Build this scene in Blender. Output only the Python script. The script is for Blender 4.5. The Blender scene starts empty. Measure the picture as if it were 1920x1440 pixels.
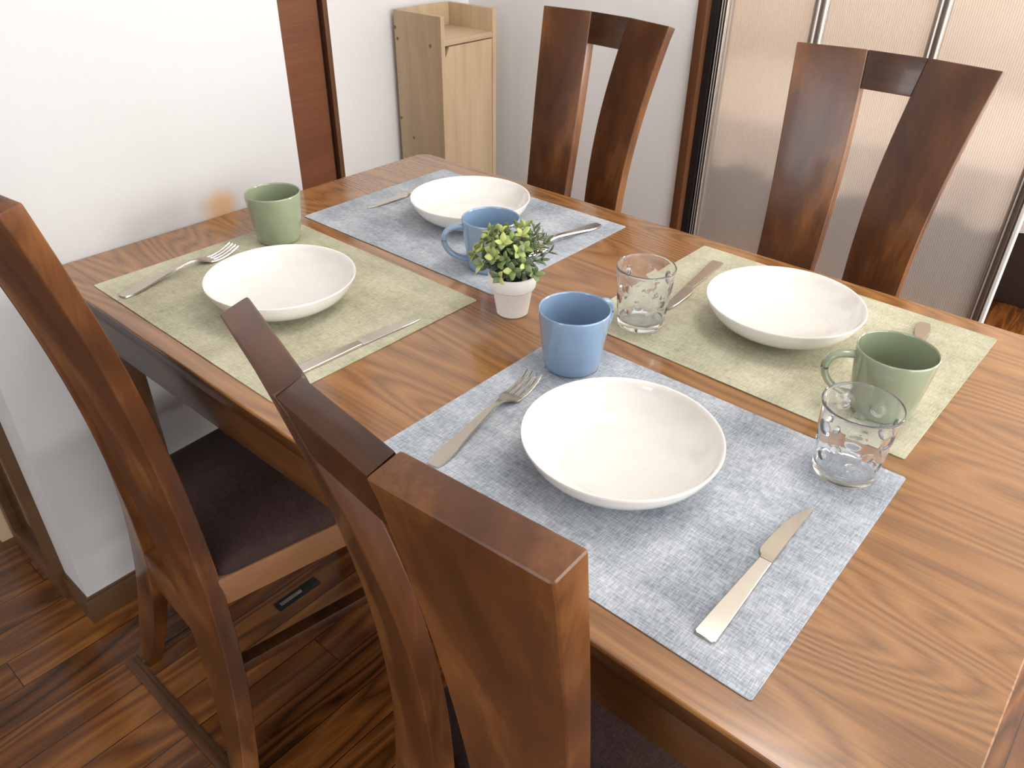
import bpy, bmesh, math, random
from mathutils import Vector, Matrix
PI = math.pi
SC = bpy.context.scene
C = SC.collection

# ------------------------------------------------------------------ camera
cam_d = bpy.data.cameras.new('camera')
cam = bpy.data.objects.new('camera', cam_d); C.objects.link(cam)
cam.location = (1.26265, -0.36412, 1.2322)
cam.rotation_euler = (0.98421, -0.01143, 0.71587)
cam_d.sensor_fit = 'HORIZONTAL'; cam_d.sensor_width = 36.0
cam_d.lens = 1480.64669 / 1920 * 36.0
cam_d.clip_start = 0.02
SC.camera = cam

# ------------------------------------------------------------------ world, light, exposure
SC.view_settings.view_transform = 'Standard'
SC.view_settings.look = 'None'
SC.view_settings.gamma = 1.0
SC.view_settings.use_curve_mapping = False
SC.view_settings.exposure = 0.36
SC.cycles.max_bounces = 16
SC.cycles.transmission_bounces = 16
SC.cycles.transparent_max_bounces = 16
w = bpy.data.worlds.new('world'); SC.world = w; w.use_nodes = True
bg = w.node_tree.nodes['Background']
bg.inputs[0].default_value = (0.86, 0.93, 1.0, 1); bg.inputs[1].default_value = 1.3

def area(name, loc, target, sx, sy, power, col):
    l = bpy.data.lights.new(name, 'AREA'); l.shape = 'RECTANGLE'; l.size = sx; l.size_y = sy
    l.energy = power; l.color = col
    o = bpy.data.objects.new(name, l); C.objects.link(o); o.location = loc
    o.rotation_euler = (Vector(target) - Vector(loc)).to_track_quat('-Z', 'Y').to_euler()
    return o
# daylight through the wide window on the right, the window behind the camera, and the next room's window
area('daylight_right', (3.28, 0.3, 1.14), (0, 0.3, .9), 2.6, 2.1, 50, (1.0, 0.98, 0.96))
area('daylight_behind', (1.0, -2.62, 1.6), (1.0, 0, 1.1), 1.5, 1.1, 20, (0.97, 0.98, 1.0))
lamp_d = bpy.data.lights.new('ceiling_fill_light', 'POINT'); lamp_d.energy = 15; lamp_d.shadow_soft_size = .2; lamp_d.color = (1.0, .97, .93)  # unseen lamp added for even fill on table and walls
lamp = bpy.data.objects.new('ceiling_fill_light', lamp_d); C.objects.link(lamp); lamp.location = (1.05, .75, 2.1)
area('daylight_next_room', (3.28, 2.9, 1.3), (0, 2.9, 0.9), 1.2, 1.4, 110, (1.0, 0.95, 0.9))

# ------------------------------------------------------------------ materials
def new_mat(name):
    m = bpy.data.materials.new(name); m.use_nodes = True
    nt = m.node_tree; b = nt.nodes['Principled BSDF']
    return m, nt, b
def N(nt, t, **kw):
    n = nt.nodes.new(t)
    for k, v in kw.items():
        if hasattr(n, k): setattr(n, k, v)
        else: n.inputs[k.replace('_', ' ')].default_value = v
    return n
def L(nt, a, b): nt.links.new(a, b)
def srgb(r, g, b):
    f = lambda c: (c/255/12.92) if c/255 <= .04045 else ((c/255+.055)/1.055)**2.4
    return (f(r), f(g), f(b), 1)
def ramp(nt, fac, stops):
    r = nt.nodes.new('ShaderNodeValToRGB'); e = r.color_ramp.elements
    e[0].position, e[0].color = stops[0]; e[1].position, e[1].color = stops[-1]
    for p_, c_ in stops[1:-1]:
        x = e.new(p_); x.color = c_
    L(nt, fac, r.inputs[0]); return r.outputs[0]
def math_n(nt, op, a, b=None, c=None):
    n = nt.nodes.new('ShaderNodeMath'); n.operation = op
    for i, v in enumerate((a, b, c)):
        if v is None: continue
        if isinstance(v, (int, float)): n.inputs[i].default_value = v
        else: L(nt, v, n.inputs[i])
    return n.outputs[0]
def coords(nt, scale, loc=(0, 0, 0), rot=(0, 0, 0)):
    tc = nt.nodes.new('ShaderNodeTexCoord'); mp = nt.nodes.new('ShaderNodeMapping')
    mp.inputs['Scale'].default_value = scale; mp.inputs['Location'].default_value = loc; mp.inputs['Rotation'].default_value = rot
    L(nt, tc.outputs['Object'], mp.inputs[0]); return mp.outputs[0]
def noise(nt, vec, scale=1.0, detail=2.0, rough=.5, dist=0.0):
    n = nt.nodes.new('ShaderNodeTexNoise'); n.inputs['Scale'].default_value = scale
    n.inputs['Detail'].default_value = detail; n.inputs['Roughness'].default_value = rough
    n.inputs['Distortion'].default_value = dist
    L(nt, vec, n.inputs['Vector']); return n.outputs['Fac']
def mix(nt, fac, a, b, mode='MIX'):
    n = nt.nodes.new('ShaderNodeMix'); n.data_type = 'RGBA'; n.blend_type = mode
    for sock, v in ((n.inputs[0], fac), (n.inputs[6], a), (n.inputs[7], b)):
        if isinstance(v, (int, float, tuple)): sock.default_value = v
        else: L(nt, v, sock)
    return n.outputs[2]
def bump(nt, b, h, strength=.1, dist=.001):
    n = nt.nodes.new('ShaderNodeBump'); n.inputs['Strength'].default_value = strength; n.inputs['Distance'].default_value = dist
    L(nt, h, n.inputs['Height']); L(nt, n.outputs[0], b.inputs['Normal'])

def wood(name, dark, mid, light, axis='X', stretch=.1, fscale=5.0, freq=60, lines=.8, blotch=.4, rough=.28, coat=0.0, pore=.5, loc=(0, 0, 0)):
    """contours of a stretched noise read as growth rings, plus fine pores along the grain"""
    m, nt, b = new_mat(name)
    s = {'X': (stretch, 1, 1), 'Y': (1, stretch, 1), 'Z': (1, 1, stretch)}[axis]
    v = coords(nt, s, loc)
    n1 = noise(nt, v, fscale, 2.0, .45, .3)
    saw = math_n(nt, 'PINGPONG', math_n(nt, 'MULTIPLY', n1, float(freq)), 1.0)
    n2 = noise(nt, coords(nt, tuple(x if x == 1 else .03 for x in s), loc), 260.0, 2.0, .6)
    n3 = noise(nt, coords(nt, tuple(x if x == 1 else .35 for x in s), (3, 1, 7)), 7.0, 4.0, .6, .4)
    f = math_n(nt, 'ADD', math_n(nt, 'MULTIPLY', math_n(nt, 'SUBTRACT', saw, .5), lines*.5),
               math_n(nt, 'ADD', math_n(nt, 'MULTIPLY', math_n(nt, 'SUBTRACT', n3, .5), blotch*2),
                      math_n(nt, 'ADD', math_n(nt, 'MULTIPLY', math_n(nt, 'SUBTRACT', n2, .5), pore), .5)))
    col = ramp(nt, f, [(0.0, dark), (.5, mid), (1.0, light)])
    L(nt, col, b.inputs['Base Color'])
    b.inputs['Roughness'].default_value = rough
    b.inputs['Coat Weight'].default_value = coat; b.inputs['Coat Roughness'].default_value = .12
    bump(nt, b, n2, .03, .0004)
    return m
def plain(name, col, rough=.5, metal=0.0, coat=0.0, bscale=None, bstr=.1):
    m, nt, b = new_mat(name)
    b.inputs['Base Color'].default_value = col; b.inputs['Roughness'].default_value = rough
    b.inputs['Metallic'].default_value = metal; b.inputs['Coat Weight'].default_value = coat
    n = noise(nt, coords(nt, (1, 1, 1)), bscale or 60.0, 3.0)
    c2 = tuple(x*.9 for x in col[:3]) + (1,)
    L(nt, mix(nt, n, col, c2), b.inputs['Base Color'])
    if bscale: bump(nt, b, n, bstr, .001)
    return m

M = {}
M['table'] = wood('oak_table_varnish', srgb(82, 50, 24), srgb(140, 95, 50), srgb(168, 120, 70), 'X', .15, 4.9, 84, .8, .16, .26, .6, .7)
M['apron'] = wood('dark_table_apron', srgb(40, 23, 11), srgb(78, 48, 22), srgb(124, 80, 38), 'X', .1, 5, 20, .25, .45, .32, .2, .3)
M['chair'] = wood('walnut_stained_chair_wood', srgb(40, 20, 8), srgb(86, 49, 22), srgb(150, 97, 48), 'Z', .45, 8, 7, .28, 1.1, .36, .22, .25)
M['light_frame'] = wood('worn_seat_rail_wood', srgb(104, 70, 44), srgb(142, 100, 66), srgb(168, 124, 84), 'Y', .1, 6, 14, .2, .4, .4, .1, .3)
M['cab'] = wood('pale_oak_laminate', srgb(160, 134, 104), srgb(198, 172, 138), srgb(216, 194, 160), 'Z', .06, 9, 12, .4, .3, .5, 0, .45)
M['cabdot'] = plain('brown_screw_cap', srgb(140, 100, 66), .6)
M['door'] = wood('reddish_door_veneer', srgb(90, 54, 34), srgb(122, 74, 48), srgb(142, 90, 60), 'Y', .04, 14, 10, .2, .3, .42, 0, .5)
M['frame'] = wood('brown_door_frame', srgb(72, 42, 22), srgb(100, 62, 36), srgb(126, 82, 48), 'Z', .05, 8, 10, .2, .3, .4, 0, .3)
M['skirt'] = wood('brown_skirting_wood', srgb(56, 38, 22), srgb(86, 60, 36), srgb(108, 78, 50), 'Y', .06, 8, 12, .2, .3, .4, 0, .3)
M['dark'] = plain('dark_gap', srgb(22, 14, 10), .6)
M['alu'] = plain('brushed_aluminium', srgb(168, 160, 152), .34, .9)
M['steel'] = plain('satin_stainless_steel', srgb(204, 196, 184), .27, 1.0)
M['white_plate'] = plain('white_porcelain', srgb(236, 232, 226), .12, 0, .6)
M['blue_mug'] = plain('pale_blue_glaze', srgb(130, 155, 182), .12, 0, .7)
M['green_mug'] = plain('sage_green_glaze', srgb(146, 156, 128), .12, 0, .7)
M['pot'] = plain('white_matt_pot', srgb(238, 234, 228), .8, 0, 0, 90, .25)
M['soil'] = plain('dark_soil', srgb(26, 22, 18), .95, 0, 0, 400, 1.0)
M['stem'] = plain('green_stem', srgb(92, 104, 52), .6)
M['pink'] = plain('pink_bedspread_cloth', srgb(224, 214, 206), .95, 0, 0, 14, .5)
M['base_bed'] = plain('dark_brown_bed_base', srgb(44, 28, 20), .6)
M['black'] = plain('black_plastic', srgb(20, 20, 20), .35)
M['smoke'] = plain('smoky_dark_panel', srgb(62, 40, 24), .12, 0, .4)
M['handle'] = plain('dark_pull_plate', srgb(48, 50, 46), .25, .6)

def wall_mat(name, col, spots=()):
    m, nt, b = new_mat(name)
    n = noise(nt, coords(nt, (1, .35, 1)), 190.0, 4.0, .6)
    base = mix(nt, n, col, tuple(x*.965 for x in col[:3]) + (1,))
    for (p_, r_, col_, amt) in spots:
        tc = nt.nodes.new('ShaderNodeTexCoord'); d = nt.nodes.new('ShaderNodeVectorMath'); d.operation = 'DISTANCE'
        d.inputs[1].default_value = p_; L(nt, tc.outputs['Object'], d.inputs[0])
        mr = nt.nodes.new('ShaderNodeMapRange'); mr.interpolation_type = 'SMOOTHSTEP'
        mr.inputs[1].default_value = r_[0]; mr.inputs[2].default_value = r_[1]; mr.inputs[3].default_value = amt; mr.inputs[4].default_value = 0
        L(nt, d.outputs['Value'], mr.inputs[0])
        base = mix(nt, mr.outputs[0], base, col_)
    L(nt, base, b.inputs['Base Color']); b.inputs['Roughness'].default_value = .85
    bump(nt, b, n, .25, .0012)
    return m
M['wall'] = wall_mat('white_textured_wallpaper', srgb(240, 239, 238))
M['wall_greyed'] = wall_mat('greyed_wallpaper_with_warm_spot', srgb(192, 191, 191),  # same paper greyed on the partition to offset the strong window light
    [((0, .311, .712), (.012, .045), srgb(196, 150, 96), .75)])  # soft warm-coloured spot just above the tabletop
M['wall_warm'] = wall_mat('warm_white_wallpaper', srgb(238, 222, 206))
M['ceil'] = wall_mat('white_ceiling_paper', srgb(236, 236, 234))

def floor_mat():
    m, nt, b = new_mat('glossy_brown_plank_floor')
    tc = nt.nodes.new('ShaderNodeTexCoord'); sp = nt.nodes.new('ShaderNodeSeparateXYZ'); L(nt, tc.outputs['Object'], sp.inputs[0])
    u = math_n(nt, 'DIVIDE', math_n(nt, 'ADD', sp.outputs[0], .101), .0752)
    idx = math_n(nt, 'FLOOR', u); fr = math_n(nt, 'FRACT', u)
    wn = nt.nodes.new('ShaderNodeTexWhiteNoise'); wn.noise_dimensions = '1D'; L(nt, idx, wn.inputs['W'])
    yy = math_n(nt, 'DIVIDE', math_n(nt, 'ADD', sp.outputs[1], math_n(nt, 'MULTIPLY', wn.outputs[0], 1.8)), 1.8)
    idy = math_n(nt, 'FLOOR', yy); fy = math_n(nt, 'FRACT', yy)
    wn2 = nt.nodes.new('ShaderNodeTexWhiteNoise'); wn2.noise_dimensions = '2D'
    cb = nt.nodes.new('ShaderNodeCombineXYZ'); L(nt, idx, cb.inputs[0]); L(nt, idy, cb.inputs[1]); L(nt, cb.outputs[0], wn2.inputs['Vector'])
    # grain coordinates shifted plank by plank
    sh = nt.nodes.new('ShaderNodeCombineXYZ')
    L(nt, math_n(nt, 'ADD', sp.outputs[0], math_n(nt, 'MULTIPLY', wn2.outputs[0], 13.0)), sh.inputs[0])
    L(nt, math_n(nt, 'MULTIPLY', sp.outputs[1], .12), sh.inputs[1])
    n1 = noise(nt, sh.outputs[0], 9.0, 2.0, .5, .3)
    saw = math_n(nt, 'PINGPONG', math_n(nt, 'MULTIPLY', n1, 22.0), 1.0)
    sh2 = nt.nodes.new('ShaderNodeCombineXYZ'); L(nt, sp.outputs[0], sh2.inputs[0]); L(nt, math_n(nt, 'MULTIPLY', sp.outputs[1], .03), sh2.inputs[1])
    n2 = noise(nt, sh2.outputs[0], 260.0, 2.0, .6)
    f = math_n(nt, 'ADD', math_n(nt, 'MULTIPLY', saw, .34), math_n(nt, 'ADD', math_n(nt, 'MULTIPLY', n2, .3), math_n(nt, 'MULTIPLY', wn2.outputs[0], .3)))
    col = ramp(nt, f, [(.15, srgb(46, 25, 11)), (.5, srgb(104, 61, 26)), (.9, srgb(154, 99, 44))])
    gx = math_n(nt, 'MINIMUM', fr, math_n(nt, 'SUBTRACT', 1.0, fr))
    gy = math_n(nt, 'MULTIPLY', math_n(nt, 'MINIMUM', fy, math_n(nt, 'SUBTRACT', 1.0, fy)), 24.0)
    g = math_n(nt, 'MINIMUM', gx, gy)
    gap = math_n(nt, 'LESS_THAN', g, .012)
    col = mix(nt, gap, col, srgb(46, 22, 10))
    L(nt, col, b.inputs['Base Color']); b.inputs['Roughness'].default_value = .2
    b.inputs['Coat Weight'].default_value = .3; b.inputs['Coat Roughness'].default_value = .1
    bump(nt, b, math_n(nt, 'SUBTRACT', f, math_n(nt, 'MULTIPLY', gap, 2.0)), .12, .0008)
    return m
M['floor'] = floor_mat()

def cloth(name, c1, c2, c3, weave=700.0, patch=11.0, bstr=.5, rough=.9, rnd=0):
    m, nt, b = new_mat(name)
    a = noise(nt, coords(nt, (1, .12, 1), (rnd, 0, 0)), weave, 2.0, .6)
    d = noise(nt, coords(nt, (.12, 1, 1), (0, rnd, 0)), weave, 2.0, .6)
    p1 = noise(nt, coords(nt, (1, .25, 1), (rnd, rnd, 0)), patch*1.3, 4.0, .6, .2)
    p2 = noise(nt, coords(nt, (.2, 1, 1), (rnd+4, 2, 0)), patch*1.9, 4.0, .65, .2)
    f = math_n(nt, 'ADD', math_n(nt, 'MULTIPLY', math_n(nt, 'ADD', a, d), .62), math_n(nt, 'MULTIPLY', math_n(nt, 'ADD', p1, p2), .60))
    col = ramp(nt, f, [(.78, c1), (1.0, c2), (1.22, c3)]) if False else ramp(nt, math_n(nt, 'SUBTRACT', f, .72), [(.22, c1), (.5, c2), (.78, c3)])
    L(nt, col, b.inputs['Base Color']); b.inputs['Roughness'].default_value = rough
    bump(nt, b, math_n(nt, 'ADD', a, d), bstr, .0008)
    return m
M['mat_green'] = cloth('sage_woven_placemat', srgb(148, 144, 118), srgb(180, 176, 151), srgb(206, 203, 180), rnd=1)
M['mat_blue'] = cloth('blue_grey_woven_placemat', srgb(116, 125, 134), srgb(166, 172, 180), srgb(208, 212, 218), rnd=5)
M['seat'] = cloth('brown_woven_seat_cloth', srgb(36, 22, 20), srgb(58, 38, 34), srgb(88, 60, 54), 1100, 5, .7, rnd=9)

def leaf_mat():
    m, nt, b = new_mat('two_tone_plastic_leaf')
    at = nt.nodes.new('ShaderNodeAttribute'); at.attribute_name = 'tint'
    col = ramp(nt, at.outputs['Fac'], [(0.0, srgb(72, 92, 66)), (.5, srgb(116, 134, 78)), (1.0, srgb(176, 186, 104))])
    L(nt, col, b.inputs['Base Color']); b.inputs['Roughness'].default_value = .45
    b.inputs['Subsurface Weight'].default_value = .05
    return m
M['leaf'] = leaf_mat()
def glass(name, col, rough=0.0, ior=1.3, tw=1.0):
    m, nt, b = new_mat(name)
    b.inputs['Base Color'].default_value = col; b.inputs['Roughness'].default_value = rough
    b.inputs['Transmission Weight'].default_value = tw; b.inputs['IOR'].default_value = ior
    return m
M['glass'] = glass('clear_tumbler_glass', (.97, .985, 1, 1), 0.0, 1.4, .96)
def ribbed():
    m, nt, b = new_mat('ribbed_translucent_sheet')
    out = nt.nodes['Material Output']
    wv = nt.nodes.new('ShaderNodeTexWave'); wv.bands_direction = 'X'; wv.inputs['Scale'].default_value = 62.0
    tc = nt.nodes.new('ShaderNodeTexCoord'); L(nt, tc.outputs['Object'], wv.inputs['Vector'])
    b.inputs['Base Color'].default_value = srgb(232, 224, 214); b.inputs['Roughness'].default_value = .28
    b.inputs['Transmission Weight'].default_value = .7; b.inputs['IOR'].default_value = 1.1
    b.inputs['Specular IOR Level'].default_value = .5
    L(nt, mix(nt, wv.outputs['Fac'], srgb(214, 206, 198), srgb(246, 240, 232)), b.inputs['Base Color'])
    bump(nt, b, wv.outputs['Fac'], .15, .0012)
    return m
M['ribbed'] = ribbed()

# ------------------------------------------------------------------ mesh helpers
def add_box(bm, x0, x1, y0, y1, z0, z1):
    vs = [bm.verts.new(v) for v in ((x0,y0,z0),(x1,y0,z0),(x1,y1,z0),(x0,y1,z0),(x0,y0,z1),(x1,y0,z1),(x1,y1,z1),(x0,y1,z1))]
    for f in ((0,3,2,1),(4,5,6,7),(0,1,5,4),(1,2,6,5),(2,3,7,6),(3,0,4,7)): bm.faces.new([vs[i] for i in f])
def add_loft(bm, rings, cap=True):
    R = [[bm.verts.new(p) for p in r] for r in rings]; n = len(R[0])
    for a, b in zip(R[:-1], R[1:]):
        for i in range(n): bm.faces.new((a[i], a[(i+1) % n], b[(i+1) % n], b[i]))
    if cap:
        bm.faces.new(list(reversed(R[0]))); bm.faces.new(R[-1])
    return R
def add_lathe(bm, prof, n=64, cx=0, cy=0, closed=False):
    """prof = [(r, z)...]; r=0 ends collapse to the axis"""
    rows = []
    for r, z in prof:
        if r < 1e-6: rows.append([bm.verts.new((cx, cy, z))])
        else: rows.append([bm.verts.new((cx+r*math.cos(2*PI*i/n), cy+r*math.sin(2*PI*i/n), z)) for i in range(n)])
    pairs = list(zip(rows[:-1], rows[1:])) + ([(rows[-1], rows[0])] if closed else [])
    for a, b in pairs:
        for i in range(n):
            j = (i+1) % n
            if len(a) == 1 and len(b) == 1: continue
            if len(a) == 1: bm.faces.new((a[0], b[j], b[i]))
            elif len(b) == 1: bm.faces.new((a[i], a[j], b[0]))
            else: bm.faces.new((a[i], a[j], b[j], b[i]))
def add_tube(bm, pts, rx, ry=None, n=14, up=Vector((0, 0, 1))):
    pts = [Vector(p) for p in pts]; ry = ry or rx; rings = []
    for i, p in enumerate(pts):
        t = (pts[min(i+1, len(pts)-1)] - pts[max(i-1, 0)]).normalized()
        s = t.cross(up)
        if s.length < 1e-4: s = t.cross(Vector((0, 1, 0)))
        s.normalize(); u = s.cross(t).normalized()
        rings.append([p + s*(rx*math.cos(2*PI*k/n)) + u*(ry*math.sin(2*PI*k/n)) for k in range(n)])
    add_loft(bm, rings)
def obj(name, bm, mat, parent=None, bevel=0.0, seg=2, smooth=True, ang=35):
    bmesh.ops.recalc_face_normals(bm, faces=bm.faces)
    if bevel:
        bm.normal_update()
        es = [e for e in bm.edges if len(e.link_faces) == 2 and e.calc_face_angle(0) > math.radians(38)]
        bmesh.ops.bevel(bm, geom=es, offset=bevel, segments=seg, profile=.6, affect='EDGES', clamp_overlap=True)
        bm.normal_update()
    if smooth:
        for f in bm.faces: f.smooth = True
        for e in bm.edges:
            e.smooth = not (len(e.link_faces) == 2 and e.calc_face_angle(0) > math.radians(ang))
    me = bpy.data.meshes.new(name); bm.to_mesh(me); bm.free()
    me.materials.append(mat)
    o = bpy.data.objects.new(name, me); C.objects.link(o)
    if parent: o.parent = parent
    return o
def tag(o, label, cat, group=None, kind=None):
    o['label'] = label; o['category'] = cat
    if group: o['group'] = group
    if kind: o['kind'] = kind
    return o
def thing(name, label, cat, loc=(0, 0, 0), rotz=0, group=None):
    o = bpy.data.objects.new(name, None); C.objects.link(o)
    o.empty_display_size = .05; o.location = loc; o.rotation_euler = (0, 0, rotz)
    return tag(o, label, cat, group)
def struct(name, bm, mat, parent=None, bevel=0, label=None):
    o = obj(name, bm, mat, parent, bevel)
    if not parent: o['kind'] = 'structure'
    if label: o['label'] = label
    return o
def box_struct(name, mat, *boxes, parent=None, bevel=0, label=None):
    bm = bmesh.new()
    for b in boxes: add_box(bm, *b)
    return struct(name, bm, mat, parent, bevel, label)
def dup(root, loc, rotz, label, group=None):
    r = root.copy(); C.objects.link(r); r.location = loc; r.rotation_euler = (0, 0, rotz); r['label'] = label
    if group: r['group'] = group
    for ch in list(root.children):
        c = ch.copy(); C.objects.link(c); c.parent = r
        for g in ch.children:
            d = g.copy(); C.objects.link(d); d.parent = c
    return r

# ------------------------------------------------------------------ the setting
XW, YB, XR, YN = -.62, 1.60, 3.20, -2.50     # far left wall, partition line, right wall, wall behind the camera
box_struct('floor', M['floor'], (-2.6, 3.4, -2.7, 4.3, -.05, 0))
box_struct('ceiling', M['ceil'], (-2.6, 3.4, -2.7, 4.3, 2.40, 2.45))
# short partition wall that the table stands against
box_struct('wall_partition', M['wall_greyed'], (-.094, 0, -.113, .485, 0, 2.40))
box_struct('baseboard_partition', M['skirt'], (-.118, .007, -.121, .492, 0, .058), (-.114, .003, -.117, .488, .058, .063), bevel=.001)
# wall with the door beyond the partition
box_struct('wall_left', M['wall'], (XW-.1, XW, 1.051, YB, 0, 2.40), (XW-.1, XW, -.02, 1.051, 2.02, 2.40), (XW-.1, XW, -.113, .25, 0, 2.02))
box_struct('wall_back', M['wall'], (XW-.1, .188, YB, YB+.1, 0, 2.40), (.188, 2.3, YB, YB+.1, 2.03, 2.40), (2.3, XR, YB, YB+.1, 0, 2.40))
door = box_struct('door_1', M['door'], (XW-.052, XW-.006, .29, 1.028, .01, 2.0), bevel=.001, label='reddish brown door panel seen beyond the end of the partition wall')
box_struct('door_gap', M['dark'], (XW-.04, XW-.012, 1.028, 1.036, 0, 2.02), parent=door)
box_struct('trim_1', M['frame'], (XW-.02, XW+.008, 1.036, 1.051, 0, 2.02), (XW-.02, XW+.008, .25, .285, 0, 2.02), (XW-.02, XW+.008, .25, 1.051, 2.005, 2.035), bevel=.001, label='brown frame around the door beyond the partition')
box_struct('baseboard_left', M['skirt'], (XW, XW+.008, 1.052, YB, 0, .06), bevel=.001)
box_struct('baseboard_back', M['skirt'], (XW+.009, .186, YB-.008, YB, 0, .06), bevel=.001)
# jamb of the partition opening
box_struct('trim_2', M['frame'], (.188, .213, YB-.012, YB+.1, 0, 2.03), bevel=.0015, label='brown jamb where the white wall meets the folding doors')
box_struct('trim_3', M['dark'], (.213, .2325, YB+.012, YB+.1, 0, 2.03), label='dark gap beside the brown jamb')
# left side of the house, behind the partition wall's free end
box_struct('wall_hall', M['wall'], (-1.6, -.118, -.10, -.02, 2.0, 2.40), (-1.6, -.46, -.10, -.02, 0, 2.0), (-2.6, -2.5, -2.6, -.02, 0, 2.4), (-2.5, -1.6, -.10, -.02, 0, 2.40))
d2 = box_struct('door_2', M['skirt'], (-.122, -.094, -.13, -.096, .0, 2.0), (-.335, -.305, -.13, -.096, 0, 2.0), (-.305, -.122, -.13, -.096, 0, .05), (-.305, -.122, -.13, -.096, 1.95, 2.0), bevel=.0015, label='brown framed sliding door beside the free end of the partition')
box_struct('panel', M['smoke'], (-.305, -.122, -.115, -.108, .05, 1.95), parent=d2)
box_struct('trim_4', M['cab'], (-.40, -.352, -.15, -.100, 0, 2.0), bevel=.0015, label='pale wooden post at the left edge of the photo')
# wall with the bright window on the right; wall behind the camera
box_struct('wall_right', M['wall'], (XR, XR+.1, YN, -1.05, 0, 2.40), (XR, XR+.1, 1.65, 2.25, 0, 2.4), (XR, XR+.1, 3.55, 4.3, 0, 2.4),
           (XR, XR+.1, -1.05, 1.65, 2.2, 2.4), (XR, XR+.1, -1.05, 1.65, 0, .06), (XR, XR+.1, 2.25, 3.55, 2.0, 2.4), (XR, XR+.1, 2.25, 3.55, 0, .6))
box_struct('wall_front', M['wall'], (-2.5, .2, YN-.1, YN, 0, 2.4), (1.8, XR, YN-.1, YN, 0, 2.4), (.2, 1.8, YN-.1, YN, 0, 1.0), (.2, 1.8, YN-.1, YN, 2.2, 2.4))
box_struct('wall_next_room', M['wall_warm'], (-1.0, XR, 4.0, 4.1, 0, 2.4), (-1.1, -1.0, YB+.1, 4.1, 0, 2.4))
for i, (ax, a0, a1, z0, z1, pos) in enumerate((('Y', -1.05, 1.65, .06, 2.2, XR+.03), ('X', .2, 1.8, 1.0, 2.2, YN-.05), ('Y', 2.25, 3.55, .6, 2.0, XR+.03))):
    bm = bmesh.new(); t = .045; mid = (a0+a1)/2
    for (u0, u1, w0, w1) in ((a0, a0+t, z0, z1), (a1-t, a1, z0, z1), (a0+t, a1-t, z0, z0+t), (a0+t, a1-t, z1-t, z1), (mid-t/2, mid+t/2, z0+t, z1-t)):
        if ax == 'Y': add_box(bm, pos, pos+.03, u0, u1, w0, w1)
        else: add_box(bm, u0, u1, pos, pos+.03, w0, w1)
    wf = struct('window_%d' % (i+1), bm, M['alu'], bevel=.002)

# folding door of ribbed translucent sheets in aluminium rails
fd = thing('folding_door', 'folding door of ribbed translucent panels in aluminium rails behind the right-hand chairs', 'folding door', (0, YB+.035, 0))
def stile(x0, x1, name='stile', n=3):
    bm = bmesh.new(); k = 10*n; pts = []
    for i in range(k+1):
        u = i/k; pts.append((x0+(x1-x0)*u, -.008-.006*abs(math.sin(PI*n*u))))
    ring = pts + [(x1, .012), (x0, .012)]
    add_loft(bm, [[(a, b, 0.02) for a, b in ring], [(a, b, 2.03) for a, b in ring]])
    return obj(name, bm, M['alu'], fd, 0, ang=50)
stile(.2335, .2545); stile(.470, .503, n=2); stile(.736, .765, n=2); stile(1.000, 1.026, n=2)
bm = bmesh.new(); add_box(bm, 1.0262, 1.034, -.02, .016, .02, 2.03); obj('edge_strip', bm, plain('pale_edge_strip', srgb(222, 218, 212), .3), fd, .0015)
for a, b in ((.2545, .470), (.503, .736), (.765, 1.000)):
    bm = bmesh.new(); add_box(bm, a, b, -.002, .002, .02, 2.03); obj('ribbed_panel', bm, M['ribbed'], fd, smooth=False)
bm = bmesh.new(); add_box(bm, .2335, 1.034, -.015, .015, 0, .02); obj('bottom_rail', bm, M['alu'], fd, .002)

# frame of the hatch in the floor
box_struct('trim_5', M['apron'], (.138, 1.36, -.126, -.112, 0, .007), (.138, 1.36, -.112, -.103, 0, .0035), (.138, .152, -.103, .60, 0, .007), (.152, .164, -.103, .60, 0, .004), bevel=.0012, label='dark wooden frame of the hatch in the floor below the chairs')
hp = thing('floor_pull', 'small dark recessed pull plate in the floor hatch under the left chair', 'pull handle', (.236, .182, 0), 0)
bm = bmesh.new(); add_box(bm, -.0125, .0125, -.049, .049, 0, .0018); obj('plate', bm, M['handle'], hp, .0006)
bm = bmesh.new(); add_box(bm, -.004, .004, -.04, .01, .0018, .0032); obj('bar', bm, M['alu'], hp, .0005)

# ------------------------------------------------------------------ the next room: a bed seen past the folding door
bed = thing('bed', 'bed under a pink bedspread on a dark base beyond the folding door', 'bed', (1.0, 3.0, 0))
bm = bmesh.new(); add_box(bm, -1.5, 1.4, -.47, .5, 0, .28); obj('bed_base', bm, M['base_bed'], bed, .01)
bm = bmesh.new()
n = 60; top = []
rings = []
for i in range(n+1):
    x = -1.56 + 3.0*i/n; wv = .012*math.sin(i*1.3)+.008*math.sin(i*2.7)
    rings.append([(x, -.5+wv*1.4, .245+wv), (x, -.505+wv, .33), (x, -.49, .42), (x, -.44, .455), (x, 0, .47), (x, .5, .455), (x, .52, .25), (x, .505, .25), (x, .49, .44), (x, 0, .44), (x, -.43, .43), (x, -.485, .34), (x, -.485+wv*1.4, .25+wv)])
add_loft(bm, rings); obj('bedspread', bm, M['pink'], bed)

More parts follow.
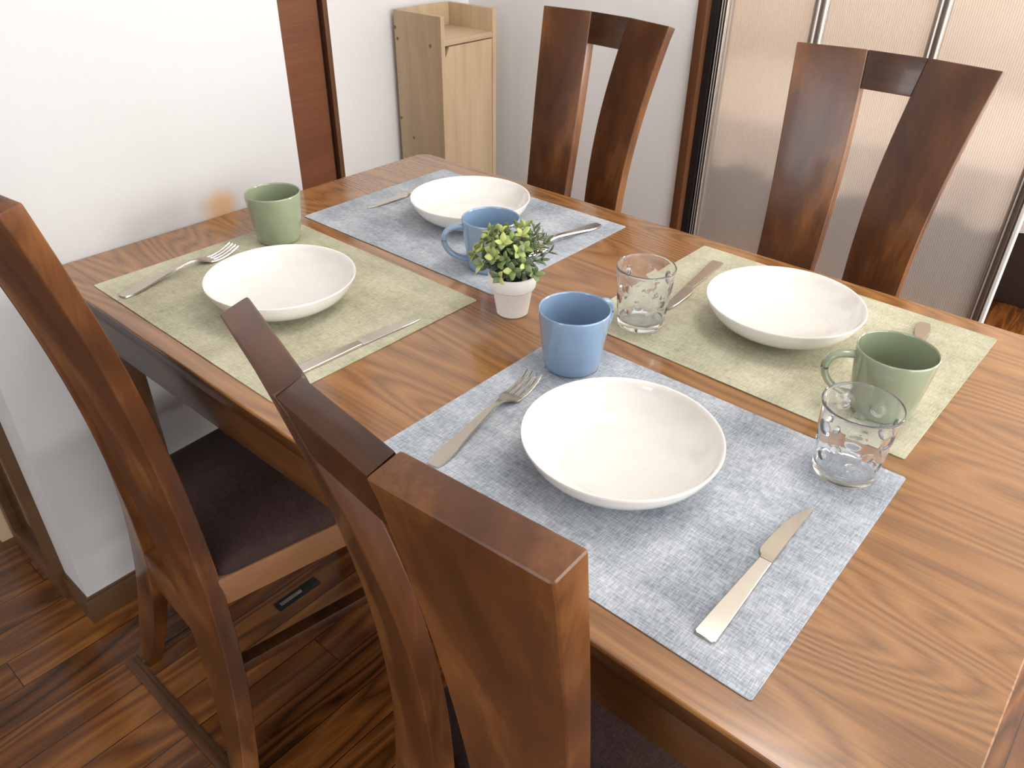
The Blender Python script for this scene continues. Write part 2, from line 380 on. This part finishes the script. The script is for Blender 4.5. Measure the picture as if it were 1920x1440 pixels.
# ------------------------------------------------------------------ slim cabinet in the corner
cb = thing('slim_cabinet', 'tall slim pale oak cabinet with open top shelf in the corner', 'cabinet', (-.41, 1.269, 0))
T = .015
bm = bmesh.new(); add_box(bm, -.19, 0, 0, T, 0, .874); sp1 = obj('side_panel', bm, M['cab'], cb, .001)
bm = bmesh.new(); add_box(bm, -.19, 0, .226-T, .226, 0, .874); obj('side_panel', bm, M['cab'], cb, .001)
bm = bmesh.new(); add_box(bm, -.19, -.178, T, .226-T, .812, .874); add_box(bm, -.19, -.183, T, .226-T, .03, .79); obj('back_panel', bm, M['cab'], cb, .0006)
bm = bmesh.new(); add_box(bm, -.178, -.001, T, .226-T, .797, .812); obj('shelf', bm, wood('pale_oak_shelf', srgb(160, 134, 104), srgb(198, 172, 138), srgb(216, 194, 160), 'Y', .08, 9, 12, .4, .3, .5, 0, .45), cb, .001)
bm = bmesh.new(); ring = [(T+.001, .012), (.226-T-.001, .012), (.226-T-.001, .794), (T+.018, .794), (T+.001, .765)]
add_loft(bm, [[(-.016, a, b) for a, b in ring], [(-.002, a, b) for a, b in ring]]); obj('door', bm, M['cab'], cb, .0008)
bm = bmesh.new(); add_box(bm, -.183, -.02, T, .226-T, .02, .03); add_box(bm, -.175, -.0205, T+.0005, .226-T-.0005, .03, .796); obj('inner_box', bm, M['dark'], cb)
for dx, dz in ((-.178, .798), (-.044, .795), (-.132, .523), (-.183, .573), (-.186, .828)):
    bm = bmesh.new()
    k = 20; add_loft(bm, [[(dx+.0045*math.cos(2*PI*i/k), y, dz+.0045*math.sin(2*PI*i/k)) for i in range(k)] for y in (-.0006, .0004)])
    obj('screw_cap', bm, M['cabdot'], sp1)

# ------------------------------------------------------------------ dining table
TL, TD, TH = 1.313, .802, .70
tb = thing('dining_table', 'varnished oak dining table with dark apron set for four', 'table', (0, 0, 0))
def rrect(x0, x1, y0, y1, r, n=8):
    out = []
    for cx, cy, a in ((x1-r, y0+r, -PI/2), (x1-r, y1-r, 0), (x0+r, y1-r, PI/2), (x0+r, y0+r, PI)):
        for i in range(n+1):
            t = a + PI/2*i/n; out.append((cx+r*math.cos(t), cy+r*math.sin(t)))
    return out
bm = bmesh.new()
def lv(ins, z): return [(x, y, z) for x, y in rrect(.003+ins, TL-ins, ins, TD-ins, .028-ins*.5)]
add_loft(bm, [lv(.0005, .6955), lv(.0003, .6975), lv(.0008, .6993), lv(.002, .70)]); obj('tabletop', bm, M['table'], tb, smooth=False)
bm = bmesh.new(); add_loft(bm, [lv(.0025, .677), lv(.0008, .6785), lv(.0008, .6954)]); obj('shade_toned_edge', bm, M['apron'], tb, ang=60)  # tabletop edge in darker wood, standing in for its shade
bm = bmesh.new()
add_box(bm, .014, 1.300, .012, .034, .610, .677); add_box(bm, .014, 1.300, .768, .790, .610, .677)
add_box(bm, .014, .034, .034, .768, .610, .677); add_box(bm, 1.28, 1.300, .034, .768, .610, .677); obj('apron', bm, M['apron'], tb, .0015)
for x0 in (.014, 1.242):
    for y0 in (.034, .712):
        bm = bmesh.new(); x1 = x0+(.04 if x0 < 1 else .06)
        add_loft(bm, [[(x0, y0, z), (x1, y0, z), (x1, y0+.052, z), (x0, y0+.052, z)] for z in (0, .6095)]); obj('leg', bm, M['apron'], tb, .003)

# ------------------------------------------------------------------ chairs
KZ = [0, .2, .4, .6, .8, .97]; BY = [0.03965, 0.07264, 0.08308, 0.07213, 0.04134, 0.0]; UX = [0.15246, 0.08758, 0.0447, 0.02924, 0.03109, 0.04856]
WZ = [0, .25, .5, .75, .97]; WX = [0.19431, 0.15986, 0.13424, 0.13832, 0.16501]
def spl(z, k, Y):
    # natural cubic spline through (k, Y)
    n = len(k); h = [k[i+1]-k[i] for i in range(n-1)]
    a = [0]*n; b_ = [1]*n; c_ = [0]*n; d = [0]*n
    for i in range(1, n-1):
        a[i] = h[i-1]; b_[i] = 2*(h[i-1]+h[i]); c_[i] = h[i]
        d[i] = 6*((Y[i+1]-Y[i])/h[i]-(Y[i]-Y[i-1])/h[i-1])
    for i in range(1, n):
        m = a[i]/b_[i-1]; b_[i] -= m*c_[i-1]; d[i] -= m*d[i-1]
    Mm = [0]*n; Mm[-1] = d[-1]/b_[-1]
    for i in range(n-2, -1, -1): Mm[i] = (d[i]-c_[i]*Mm[i+1])/b_[i]
    i = max(0, min(n-2, next((j for j in range(n-1) if z <= k[j+1]), n-2)))
    A = k[i+1]-z; B = z-k[i]; H = h[i]
    return Mm[i]*A**3/6/H+Mm[i+1]*B**3/6/H+(Y[i]/H-Mm[i]*H/6)*A+(Y[i+1]/H-Mm[i+1]*H/6)*B
ZT, TK0, TK1, VS, DZ = 0.97333, .0262, .0232, 0.18495, 0.00685
def post(z):
    b_ = spl(z, KZ, BY); w_ = spl(z, WZ, WX); u_ = spl(z, KZ, UX); t_ = TK0+(TK1-TK0)*z/.97
    return b_, w_, u_, t_, VS*(w_-u_)*min(1, z/.5)
def make_chair(label, loc, rz):
    t = thing('dining_chair', label, 'chair', loc, rz, None)
    for s in (1, -1):
        bm = bmesh.new(); rings = []
        K = 34
        for i in range(K+1):
            z = ZT*i/K; b_, w_, u_, t_, v_ = post(z); dz = DZ if i == K else 0
            r = [(s*w_, b_, z-dz), (s*w_, b_+t_, z), (s*u_, b_-v_+t_, z), (s*u_, b_-v_, z-dz)]
            rings.append(r)
        add_loft(bm, rings); obj('back_post', bm, M['chair'], t, .003, 3, ang=30)
    bm = bmesh.new(); rings = []
    for z in (.913, .93, .95, ZT-.0008):
        b_, w_, u_, t_, v_ = post(z); dz = DZ if z > .96 else 0; u_ -= .0003
        y0 = b_-v_+.0015; y1 = b_-v_+t_-.0025
        rings.append([(u_, y0, z-dz), (u_, y1, z), (-u_, y1, z), (-u_, y0, z-dz)])
    add_loft(bm, rings); obj('crest_rail', bm, wood('stained_crest_wood', srgb(40, 20, 8), srgb(86, 49, 22), srgb(150, 97, 48), 'X', .45, 8, 7, .28, 1.1, .36, .22, .25) if 'crestm' not in M else M['crestm'], t, .0018)
    M['crestm'] = t.children[-1].data.materials[0]
    # lower rail between the posts
    b_, w_, u_, t_, v_ = post(.30)
    bm = bmesh.new(); add_box(bm, -.066, .066, b_-v_+.001, b_-v_+.024, .268, .342); obj('rear_rail', bm, M['crestm'], t, .0015)
    # trapezoid seat frame and cushion
    def hw(y): return .143+.12*(y-.107)
    y0, y1 = .104, .505
    bm = bmesh.new()
    def rail(p):   # quad prism
        add_loft(bm, [[(x, y, .357) for x, y in p], [(x, y, .407) for x, y in p]])
    for s in (1, -1):
        rail([(s*hw(y0), y0), (s*hw(y1), y1), (s*(hw(y1)-.022), y1), (s*(hw(y0)-.022), y0)])
    rail([(-hw(y0)+.022, y0), (hw(y0)-.022, y0), (hw(y0)-.02, y0+.02), (-hw(y0)+.02, y0+.02)])
    rail([(-hw(y1)+.022, y1-.022), (hw(y1)-.022, y1-.022), (hw(y1)-.022, y1), (-hw(y1)+.022, y1)])
    obj('seat_frame', bm, M['light_frame'], t, .002)
    bm = bmesh.new()
    def outline(ins, z, r=.022, n=6):
        pts = [(hw(y0)-ins, y0+ins), (hw(y1)-ins, y1-ins), (-hw(y1)+ins, y1-ins), (-hw(y0)+ins, y0+ins)]
        out = []
        for i in range(4):
            p = Vector(pts[i]); a = Vector(pts[i-1])-p; b = Vector(pts[(i+1) % 4])-p; a.normalize(); b.normalize()
            rr = max(.004, r-ins*.3)
            for k in range(n+1):
                u = k/n; q = p + a*rr*(1-u)**2 + b*rr*u**2
                out.append((q.x, q.y, z))
        return out
    add_loft(bm, [outline(.004, .402), outline(.002, .410), outline(.003, .418), outline(.009, .425), outline(.022, .4305), outline(.05, .435), outline(.09, .4375), outline(.13, .438)])
    obj('seat_cushion', bm, M['seat'], t, ang=70)
    for s in (1, -1):
        bm = bmesh.new(); xo = s*(hw(y1)-.003); xi = s*(hw(y1)-.041)
        add_loft(bm, [[(xo*k, y1-.004, z), (xo*k, y1-.044+d, z), (xi*k, y1-.044+d, z), (xi*k, y1-.004, z)] for z, k, d in ((0, 1.0, .006), (.2, 1.0, .003), (.3565, 1, 0))])
        obj('front_leg', bm, M['chair'], t, .002)
        bm = bmesh.new(); b_, w_, u_, t_, v_ = post(.2)
        ya, yb = b_+t_-.004, y1-.046; wa, wb = .128, .165
        add_loft(bm, [[(s*wa, ya, z), (s*wb, yb, z), (s*(wb-.022), yb, z), (s*(wa-.022), ya, z)] for z in (.190, .210)])
        obj('side_stretcher', bm, M['crestm'], t, .0012)
    return t
CHP = [(0.3271, -0.15094, -0.06518), (0.26638, 1.08743, 3.04956), (0.83588, 1.09885, 3.13414), (0.95692, -0.14905, -0.11668)]
c0 = make_chair('dark brown slat-back chair nearest the partition wall, at the left edge of the photo', (CHP[0][0], CHP[0][1], 0), CHP[0][2])
c0['group'] = 'dining chairs around the table'
for i, lab in ((1, 'dark brown slat-back chair on the far side, in front of the white wall'),
               (2, 'dark brown slat-back chair on the far side, in front of the translucent doors'),
               (3, 'dark brown slat-back chair closest to the viewer, before the blue mat with the fork')):
    dup(c0, (CHP[i][0], CHP[i][1], 0), CHP[i][2], lab)

# ------------------------------------------------------------------ placemats
MT = .0016; ZM = TH+MT
for (x, y, a), mat, lab in zip([(0.33628, 0.20112, -0.00301), (0.34098, 0.57539, 0.00102), (0.92967, 0.5925, -0.01857), (0.93879, 0.2094, 0.00208)], ('mat_green', 'mat_blue', 'mat_green', 'mat_blue'),
        ('sage green woven placemat beside the partition wall', 'blue-grey woven placemat in the far left corner of the table',
         'sage green woven placemat on the far right of the table', 'blue-grey woven placemat nearest the viewer')):
    bm = bmesh.new(); r = rrect(-.225, .225, -0.34819/2, 0.34819/2, .003, 3)
    add_loft(bm, [[(p[0], p[1], 0.0002) for p in r], [(p[0], p[1], MT) for p in r]])
    o = obj('placemat', bm, M[mat], None, .0003, 1)
    o.location = (x, y, TH); o.rotation_euler = (0, 0, a); tag(o, lab, 'placemat', 'placemats on the table')

# ------------------------------------------------------------------ deep plates
def bez(pts, n):
    out = []
    for i in range(n+1):
        t = i/n; P = [Vector(p) for p in pts]
        while len(P) > 1: P = [P[j]*(1-t)+P[j+1]*t for j in range(len(P)-1)]
        out.append((P[0].x, P[0].y))
    return out
def plate():
    bm = bmesh.new()
    outer = [(0, .0035), (.048, .0035), (.050, .0005), (.053, 0), (.0555, .0008), (.057, .005)] + bez([(.057, .005), (.082, .010), (.097, .022), (.1035, .0415)], 12)[1:]
    rim = [(.1042, .0432), (.1036, .0444), (.1022, .0446), (.1008, .0436)]
    inner = bez([(.1008, .0436), (.094, .026), (.080, .0125), (.058, .0085)], 12)[1:] + [(.03, .0075), (0, .0072)]
    add_lathe(bm, outer+rim+inner, 96)
    return obj('deep_plate', bm, M['white_plate'], ang=50)
PL = [((.3648, .184), 'white deep plate on the sage mat beside the partition wall'),
      ((.3463, .588), 'white deep plate on the far left blue mat, behind the blue mug'),
      ((.924, .592), 'white deep plate on the far right sage mat'),
      ((.929, .1995), 'white deep plate nearest the viewer, between fork and knife')]
p0 = plate()
for i, ((x, y), lab) in enumerate(PL):
    o = p0 if i == 0 else p0.copy()
    if i: C.objects.link(o)
    o.location = (x, y, ZM); tag(o, lab, 'plate', 'white plates')

# ------------------------------------------------------------------ mugs
def mug(mat, label, loc, ang):
    t = thing('mug', label, 'mug', loc, ang, 'stoneware mugs')
    bm = bmesh.new()
    outer = [(0, .002), (.029, .002), (.0305, 0), (.033, .0004), (.0352, .004)] + bez([(.0352, .004), (.0385, .025), (.0425, .055), (.0442, .0785)], 10)[1:]
    rim = [(.0441, .0802), (.0432, .0808), (.0422, .0800)]
    inner = bez([(.0420, .0780), (.0400, .050), (.0370, .025), (.0330, .009)], 10) + [(.030, .0065), (.024, .0052), (0, .005)]
    add_lathe(bm, outer+rim+inner, 72); obj('cup', bm, M[mat], t, ang=60)
    bm = bmesh.new()
    pts = bez([(.0424, .0685), (.058, .0715), (.083, .069), (.079, .041), (.066, .021), (.0362, .0165)], 26)
    add_tube(bm, [(x, 0, z) for x, z in pts], .0062, .0044, 16, Vector((0, 1, 0)).cross(Vector((1, 0, 0))))
    obj('handle', bm, M[mat], t, ang=80)
    return t
mug('green_mug', 'sage green mug next to the partition wall', (.168, .3136, ZM), math.atan2(.5, -.85))
mug('blue_mug', 'blue mug half hidden behind the potted plant', (.4998, .4718, ZM), math.atan2(-.82, -.6))
mug('green_mug', 'sage green mug with handle to the left, behind the nearer glass', (1.0968, .4914, ZM), math.atan2(-.5, -.85))
mug('blue_mug', 'blue mug in the centre of the table, right of the potted plant', (.7695, .3265, ZM), math.atan2(1, .05))

# ------------------------------------------------------------------ dimpled glasses
def tumbler():
    bm = bmesh.new(); n = 144; m_ = 78; H = .0865
    dim = []
    for row, (zc, rad, cnt, off) in enumerate(((.063, .0090, 7, 0), (.044, .0072, 7, .5), (.029, .0060, 7, 0.1))):
        for k in range(cnt): dim.append((2*PI*(k+off)/cnt, zc, rad))
    def ro(z): return .0315+(.0400-.0315)*(z/H)**1.05
    rows = []
    def row(r, z, dimple=False):
        vs = []
        for i in range(n):
            a = 2*PI*i/n; rr = r
            if dimple:
                for da, zc, rad in dim:
                    dd = (a-da+PI) % (2*PI)-PI
                    q = math.hypot(dd*r, z-zc)/rad
                    if q < 1: rr -= .0024*(1-q*q)
            vs.append(bm.verts.new((rr*math.cos(a), rr*math.sin(a), z)))
        rows.append(vs)
    row(.006, .0006); row(.027, .0006); row(.0292, 0); row(.0305, .0006); row(.0315, .003)
    for i in range(1, m_): row(ro(.003+(H-.0055)*i/m_), .003+(H-.0055)*i/m_, True)
    for r, z in ((.0399, H-.0012), (.0394, H-.0003), (.0387, H), (.0381, H-.0006)): row(r, z)
    for i in range(24):
        z = H-.0015-(H-.0015-.0125)*(i+1)/24; row(ro(z)-.0015, z)
    for r, z in ((.0284, .0098), (.026, .0088), (.018, .0084), (.006, .0083)): row(r, z)
    for a, b in zip(rows[:-1], rows[1:]):
        for i in range(n): bm.faces.new((a[i], a[(i+1) % n], b[(i+1) % n], b[i]))
    bm.faces.new(rows[0]); bm.faces.new(rows[-1])
    return obj('drinking_glass', bm, M['glass'], ang=60)
g0 = tumbler()
for i, ((x, y), lab) in enumerate((((.7744, .4755), 'clear dimpled glass by the central blue mug, over the knife on the far sage mat'), ((1.1095, .3505), 'clear dimpled glass on the corner of the near blue mat, before the green mug'))):
    o = g0 if i == 0 else g0.copy()
    if i: C.objects.link(o)
    o.location = (x, y, ZM); o.rotation_euler = (0, 0, .35*i+.15); tag(o, lab, 'glass', 'dimpled drinking glasses')

# ------------------------------------------------------------------ cutlery (handle end at the origin, pointing along +Y)
def strip(bm, st, th=.0018):
    rings = []
    for s_, xl, xr, z, *t_ in st:
        tt = t_[0] if t_ else th
        rings.append([(xl, s_, z), (xr, s_, z), (xr-.0006, s_, z+tt), (xl+.0006, s_, z+tt)])
    add_loft(bm, rings)
def fork():
    bm = bmesh.new()
    zp = lambda s: [.0010, .0016, .0042, .0088, .0108, .0100, .0040, .0012, .0012, .0048, .0105][0] if s < 0 else spl(s, [0, .02, .05, .09, .115, .130, .145, .155, .165, .185, .204], [.0004, .0010, .0036, .0086, .0104, .0086, .0034, .0012, .0006, .0030, .0090])
    hw_ = lambda s: spl(s, [0, .006, .05, .10, .128, .138, .145, .153, .165], [.0066, .0084, .0070, .0046, .0036, .0070, .0122, .0132, .0130])
    S = [0, .002, .006, .012, .02, .035, .05, .065, .08, .09, .10, .11, .12, .13, .135, .14, .144, .148, .153, .1575]
    strip(bm, [(s, -hw_(s)*(.75 if s == 0 else 1), hw_(s)*(.75 if s == 0 else 1), zp(s), .0024 if s < .14 else .0017) for s in S])
    for k in range(4):
        c_ = (-1.5+k)*.0072
        st = []
        for s in (.1560, .166, .176, .184, .192, .199, .204):
            h = .0020 if s < .19 else .0020-(s-.19)/.014*.0014
            st.append((s, c_-h, c_+h, zp(s), .0016))
        strip(bm, st)
    return obj('fork', bm, M['steel'], ang=50)
f0 = fork()
def place(o, a, b, z=ZM):
    v = Vector(b)-Vector(a); o.location = (a[0], a[1], z+.0003); o.rotation_euler = (0, 0, math.atan2(v.y, v.x)-PI/2)
for i, (a, b, lab) in enumerate((((.180, .036), (.154, .238), 'steel fork left of the plate by the partition wall'),
        ((.527, .722), (.513, .52), 'steel fork on the far left blue mat, its head beside the plant'),
        ((1.070, .738), (1.104, .54), 'steel fork mostly hidden behind the right-hand green mug'),
        ((.784, .068), (.756, .268), 'steel fork left of the plate nearest the viewer'))):
    o = f0 if i == 0 else f0.copy()
    if i: C.objects.link(o)
    place(o, a, b); tag(o, lab, 'fork', 'table forks')
def knife():
    t = thing('table_knife', '', 'knife', (0, 0, 0), 0, 'table knives')
    bm = bmesh.new()
    strip(bm, [(0, -.0078, .0078, .0004, .0022), (.002, -.0102, .0098, .0002, .0028), (.03, -.0094, .0092, .0002, .0030), (.07, -.0078, .0078, .0003, .0032), (.10, -.0066, .0068, .0006, .0034), (.1125, -.0060, .0066, .0008, .0034)])
    obj('handle', bm, M['steel'], t, .0005, 1, ang=18)
    bm = bmesh.new()
    st = [(.1128, -.0058, .0064, .0016, .0024), (.117, -.0066, .0064, .0016, .002), (.1195, -.0092, .0064, .0016, .0018), (.124, -.0110, .0063, .0016, .0016), (.14, -.0108, .0060, .0015, .0015), (.152, -.0100, .0058, .0014, .0014),
          (.17, -.0086, .0058, .0013, .0013), (.185, -.0062, .0056, .0012, .0012), (.197, -.0030, .0054, .001, .0011), (.206, .0004, .0050, .001, .001), (.2115, .0030, .0046, .001, .0009)]
    strip(bm, st); obj('blade', bm, M['steel'], t, ang=18)
    return t
k0 = knife()
for i, (a, b, lab) in enumerate((((.528, .067), (.541, .279), 'steel knife on the sage mat by the partition, right of its plate'),
        ((.163, .712), (.176, .501), 'steel knife tucked under the far left plate, blade showing'),
        ((.758, .724), (.782, .514), 'steel knife seen partly through the glass on the far sage mat'),
        ((1.108, .062), (1.106, .274), 'steel knife on the blue mat nearest the viewer'))):
    if i == 0: o = k0; o['label'] = lab
    else: o = dup(k0, (0, 0, 0), 0, lab)
    place(o, a, b)

# ------------------------------------------------------------------ potted plant
pp = thing('potted_plant', 'small leafy artificial plant in a white pot at the centre of the table', 'plant', (.621, .3835, TH))
bm = bmesh.new()
add_lathe(bm, [(0, 0), (.0205, 0), (.0220, .0012), (.0278, .0385), (.0284, .0392), (.0305, .0402), (.0318, .0425), (.0338, .0590), (.0333, .0612), (.0318, .0618), (.0304, .0610), (.0298, .054), (0, .054)], 64)
obj('pot', bm, M['pot'], pp, ang=40)
bm = bmesh.new(); add_lathe(bm, [(.0296, .0542), (.0296, .0552), (.018, .0568), (0, .0575)], 32); obj('soil', bm, M['soil'], pp)
rnd = random.Random(11)
def add_leaf(bm, lay, base, d, up, ln, wd, tint, curl=.25):
    d = d.normalized(); s = d.cross(up)
    if s.length < 1e-3: s = d.cross(Vector((1, 0, 0)))
    s.normalize(); u = s.cross(d).normalized()
    rows = []
    for k, (a, w_) in enumerate(((0, .12), (.18, .6), (.42, 1.0), (.68, .95), (.88, .55), (1.0, .06))):
        c_ = base + d*(ln*a) + u*(ln*curl*(a*a)*-1 + ln*.12*a)
        ww = wd*w_/2
        rows.append([bm.verts.new(c_ - s*ww + u*(ww*.35)), bm.verts.new(c_), bm.verts.new(c_ + s*ww + u*(ww*.35))])
    for a, b in zip(rows[:-1], rows[1:]):
        for i in range(2):
            f = bm.faces.new((a[i], a[i+1], b[i+1], b[i]))
            for lp in f.loops: lp[lay] = (tint, tint, tint, 1)
bmb = bmesh.new(); lb = bmb.loops.layers.color.new('tint')
bmn = bmesh.new(); ln_ = bmn.loops.layers.color.new('tint')
bms = bmesh.new()
def sprig(tip, narrow, nodes):
    p0_ = Vector((rnd.uniform(-.012, .012), rnd.uniform(-.012, .012), .056)); tip = Vector(tip)
    ctrl = Vector((p0_.x*1.2+tip.x*.15, p0_.y*1.2+tip.y*.15, .056+(tip.z-.056)*.6))
    P = [p0_*(1-t)**2 + ctrl*2*t*(1-t) + tip*t*t for t in [i/10 for i in range(11)]]
    add_tube(bms, P, .0006, n=5)
    for k in range(nodes):
        t = .35+.65*(k+1)/nodes; i = min(9, int(t*10)); q = P[i].lerp(P[min(10, i+1)], t*10-i) if i < 10 else P[10]
        ax = (P[min(10, i+1)]-P[max(0, i-1)]).normalized()
        a0 = rnd.uniform(0, PI) + (k % 2)*PI/2
        e1 = ax.orthogonal().normalized(); e2 = ax.cross(e1)
        top_ = (k == nodes-1)
        cnt = 4 if top_ else 2
        for j in range(cnt):
            a = a0 + 2*PI*j/cnt
            out = e1*math.cos(a)+e2*math.sin(a)
            d = out*rnd.uniform(.75, 1.0)+ax*(.9 if top_ else .5)
            if narrow: add_leaf(bmn, ln_, q, d, ax, rnd.uniform(.011, .015), rnd.uniform(.0028, .004), rnd.uniform(.1, .5), .1)
            else: add_leaf(bmb, lb, q, d, ax, rnd.uniform(.012, .0165), rnd.uniform(.0068, .0090), min(1, max(0, rnd.gauss(.8 if top_ else .35, .22))), .3)
for i in range(46):
    a = 2*PI*i*.618; rr = .012+.040*math.sqrt((i+.5)/46); el = 1-(rr/.056)**2
    z = .071+.046*el+rnd.uniform(-.007, .011)
    x, y = rr*math.cos(a)-.006, rr*math.sin(a)+.006
    # the sprigs on the far right are narrow-leaved
    narrow = (x*.81+y*.59) > .016 and (y*.81-x*.59) > -.02
    sprig((x, y, z+(.006 if narrow else 0)), narrow, 4 if rr > .02 else 5)
obj('stems', bms, M['stem'], pp)
for nm, b_ in (('broad_leaves', bmb), ('narrow_leaves', bmn)):
    o = obj(nm, b_, M['leaf'], pp, ang=80)
    md = o.modifiers.new('thickness', 'SOLIDIFY'); md.thickness = .0004
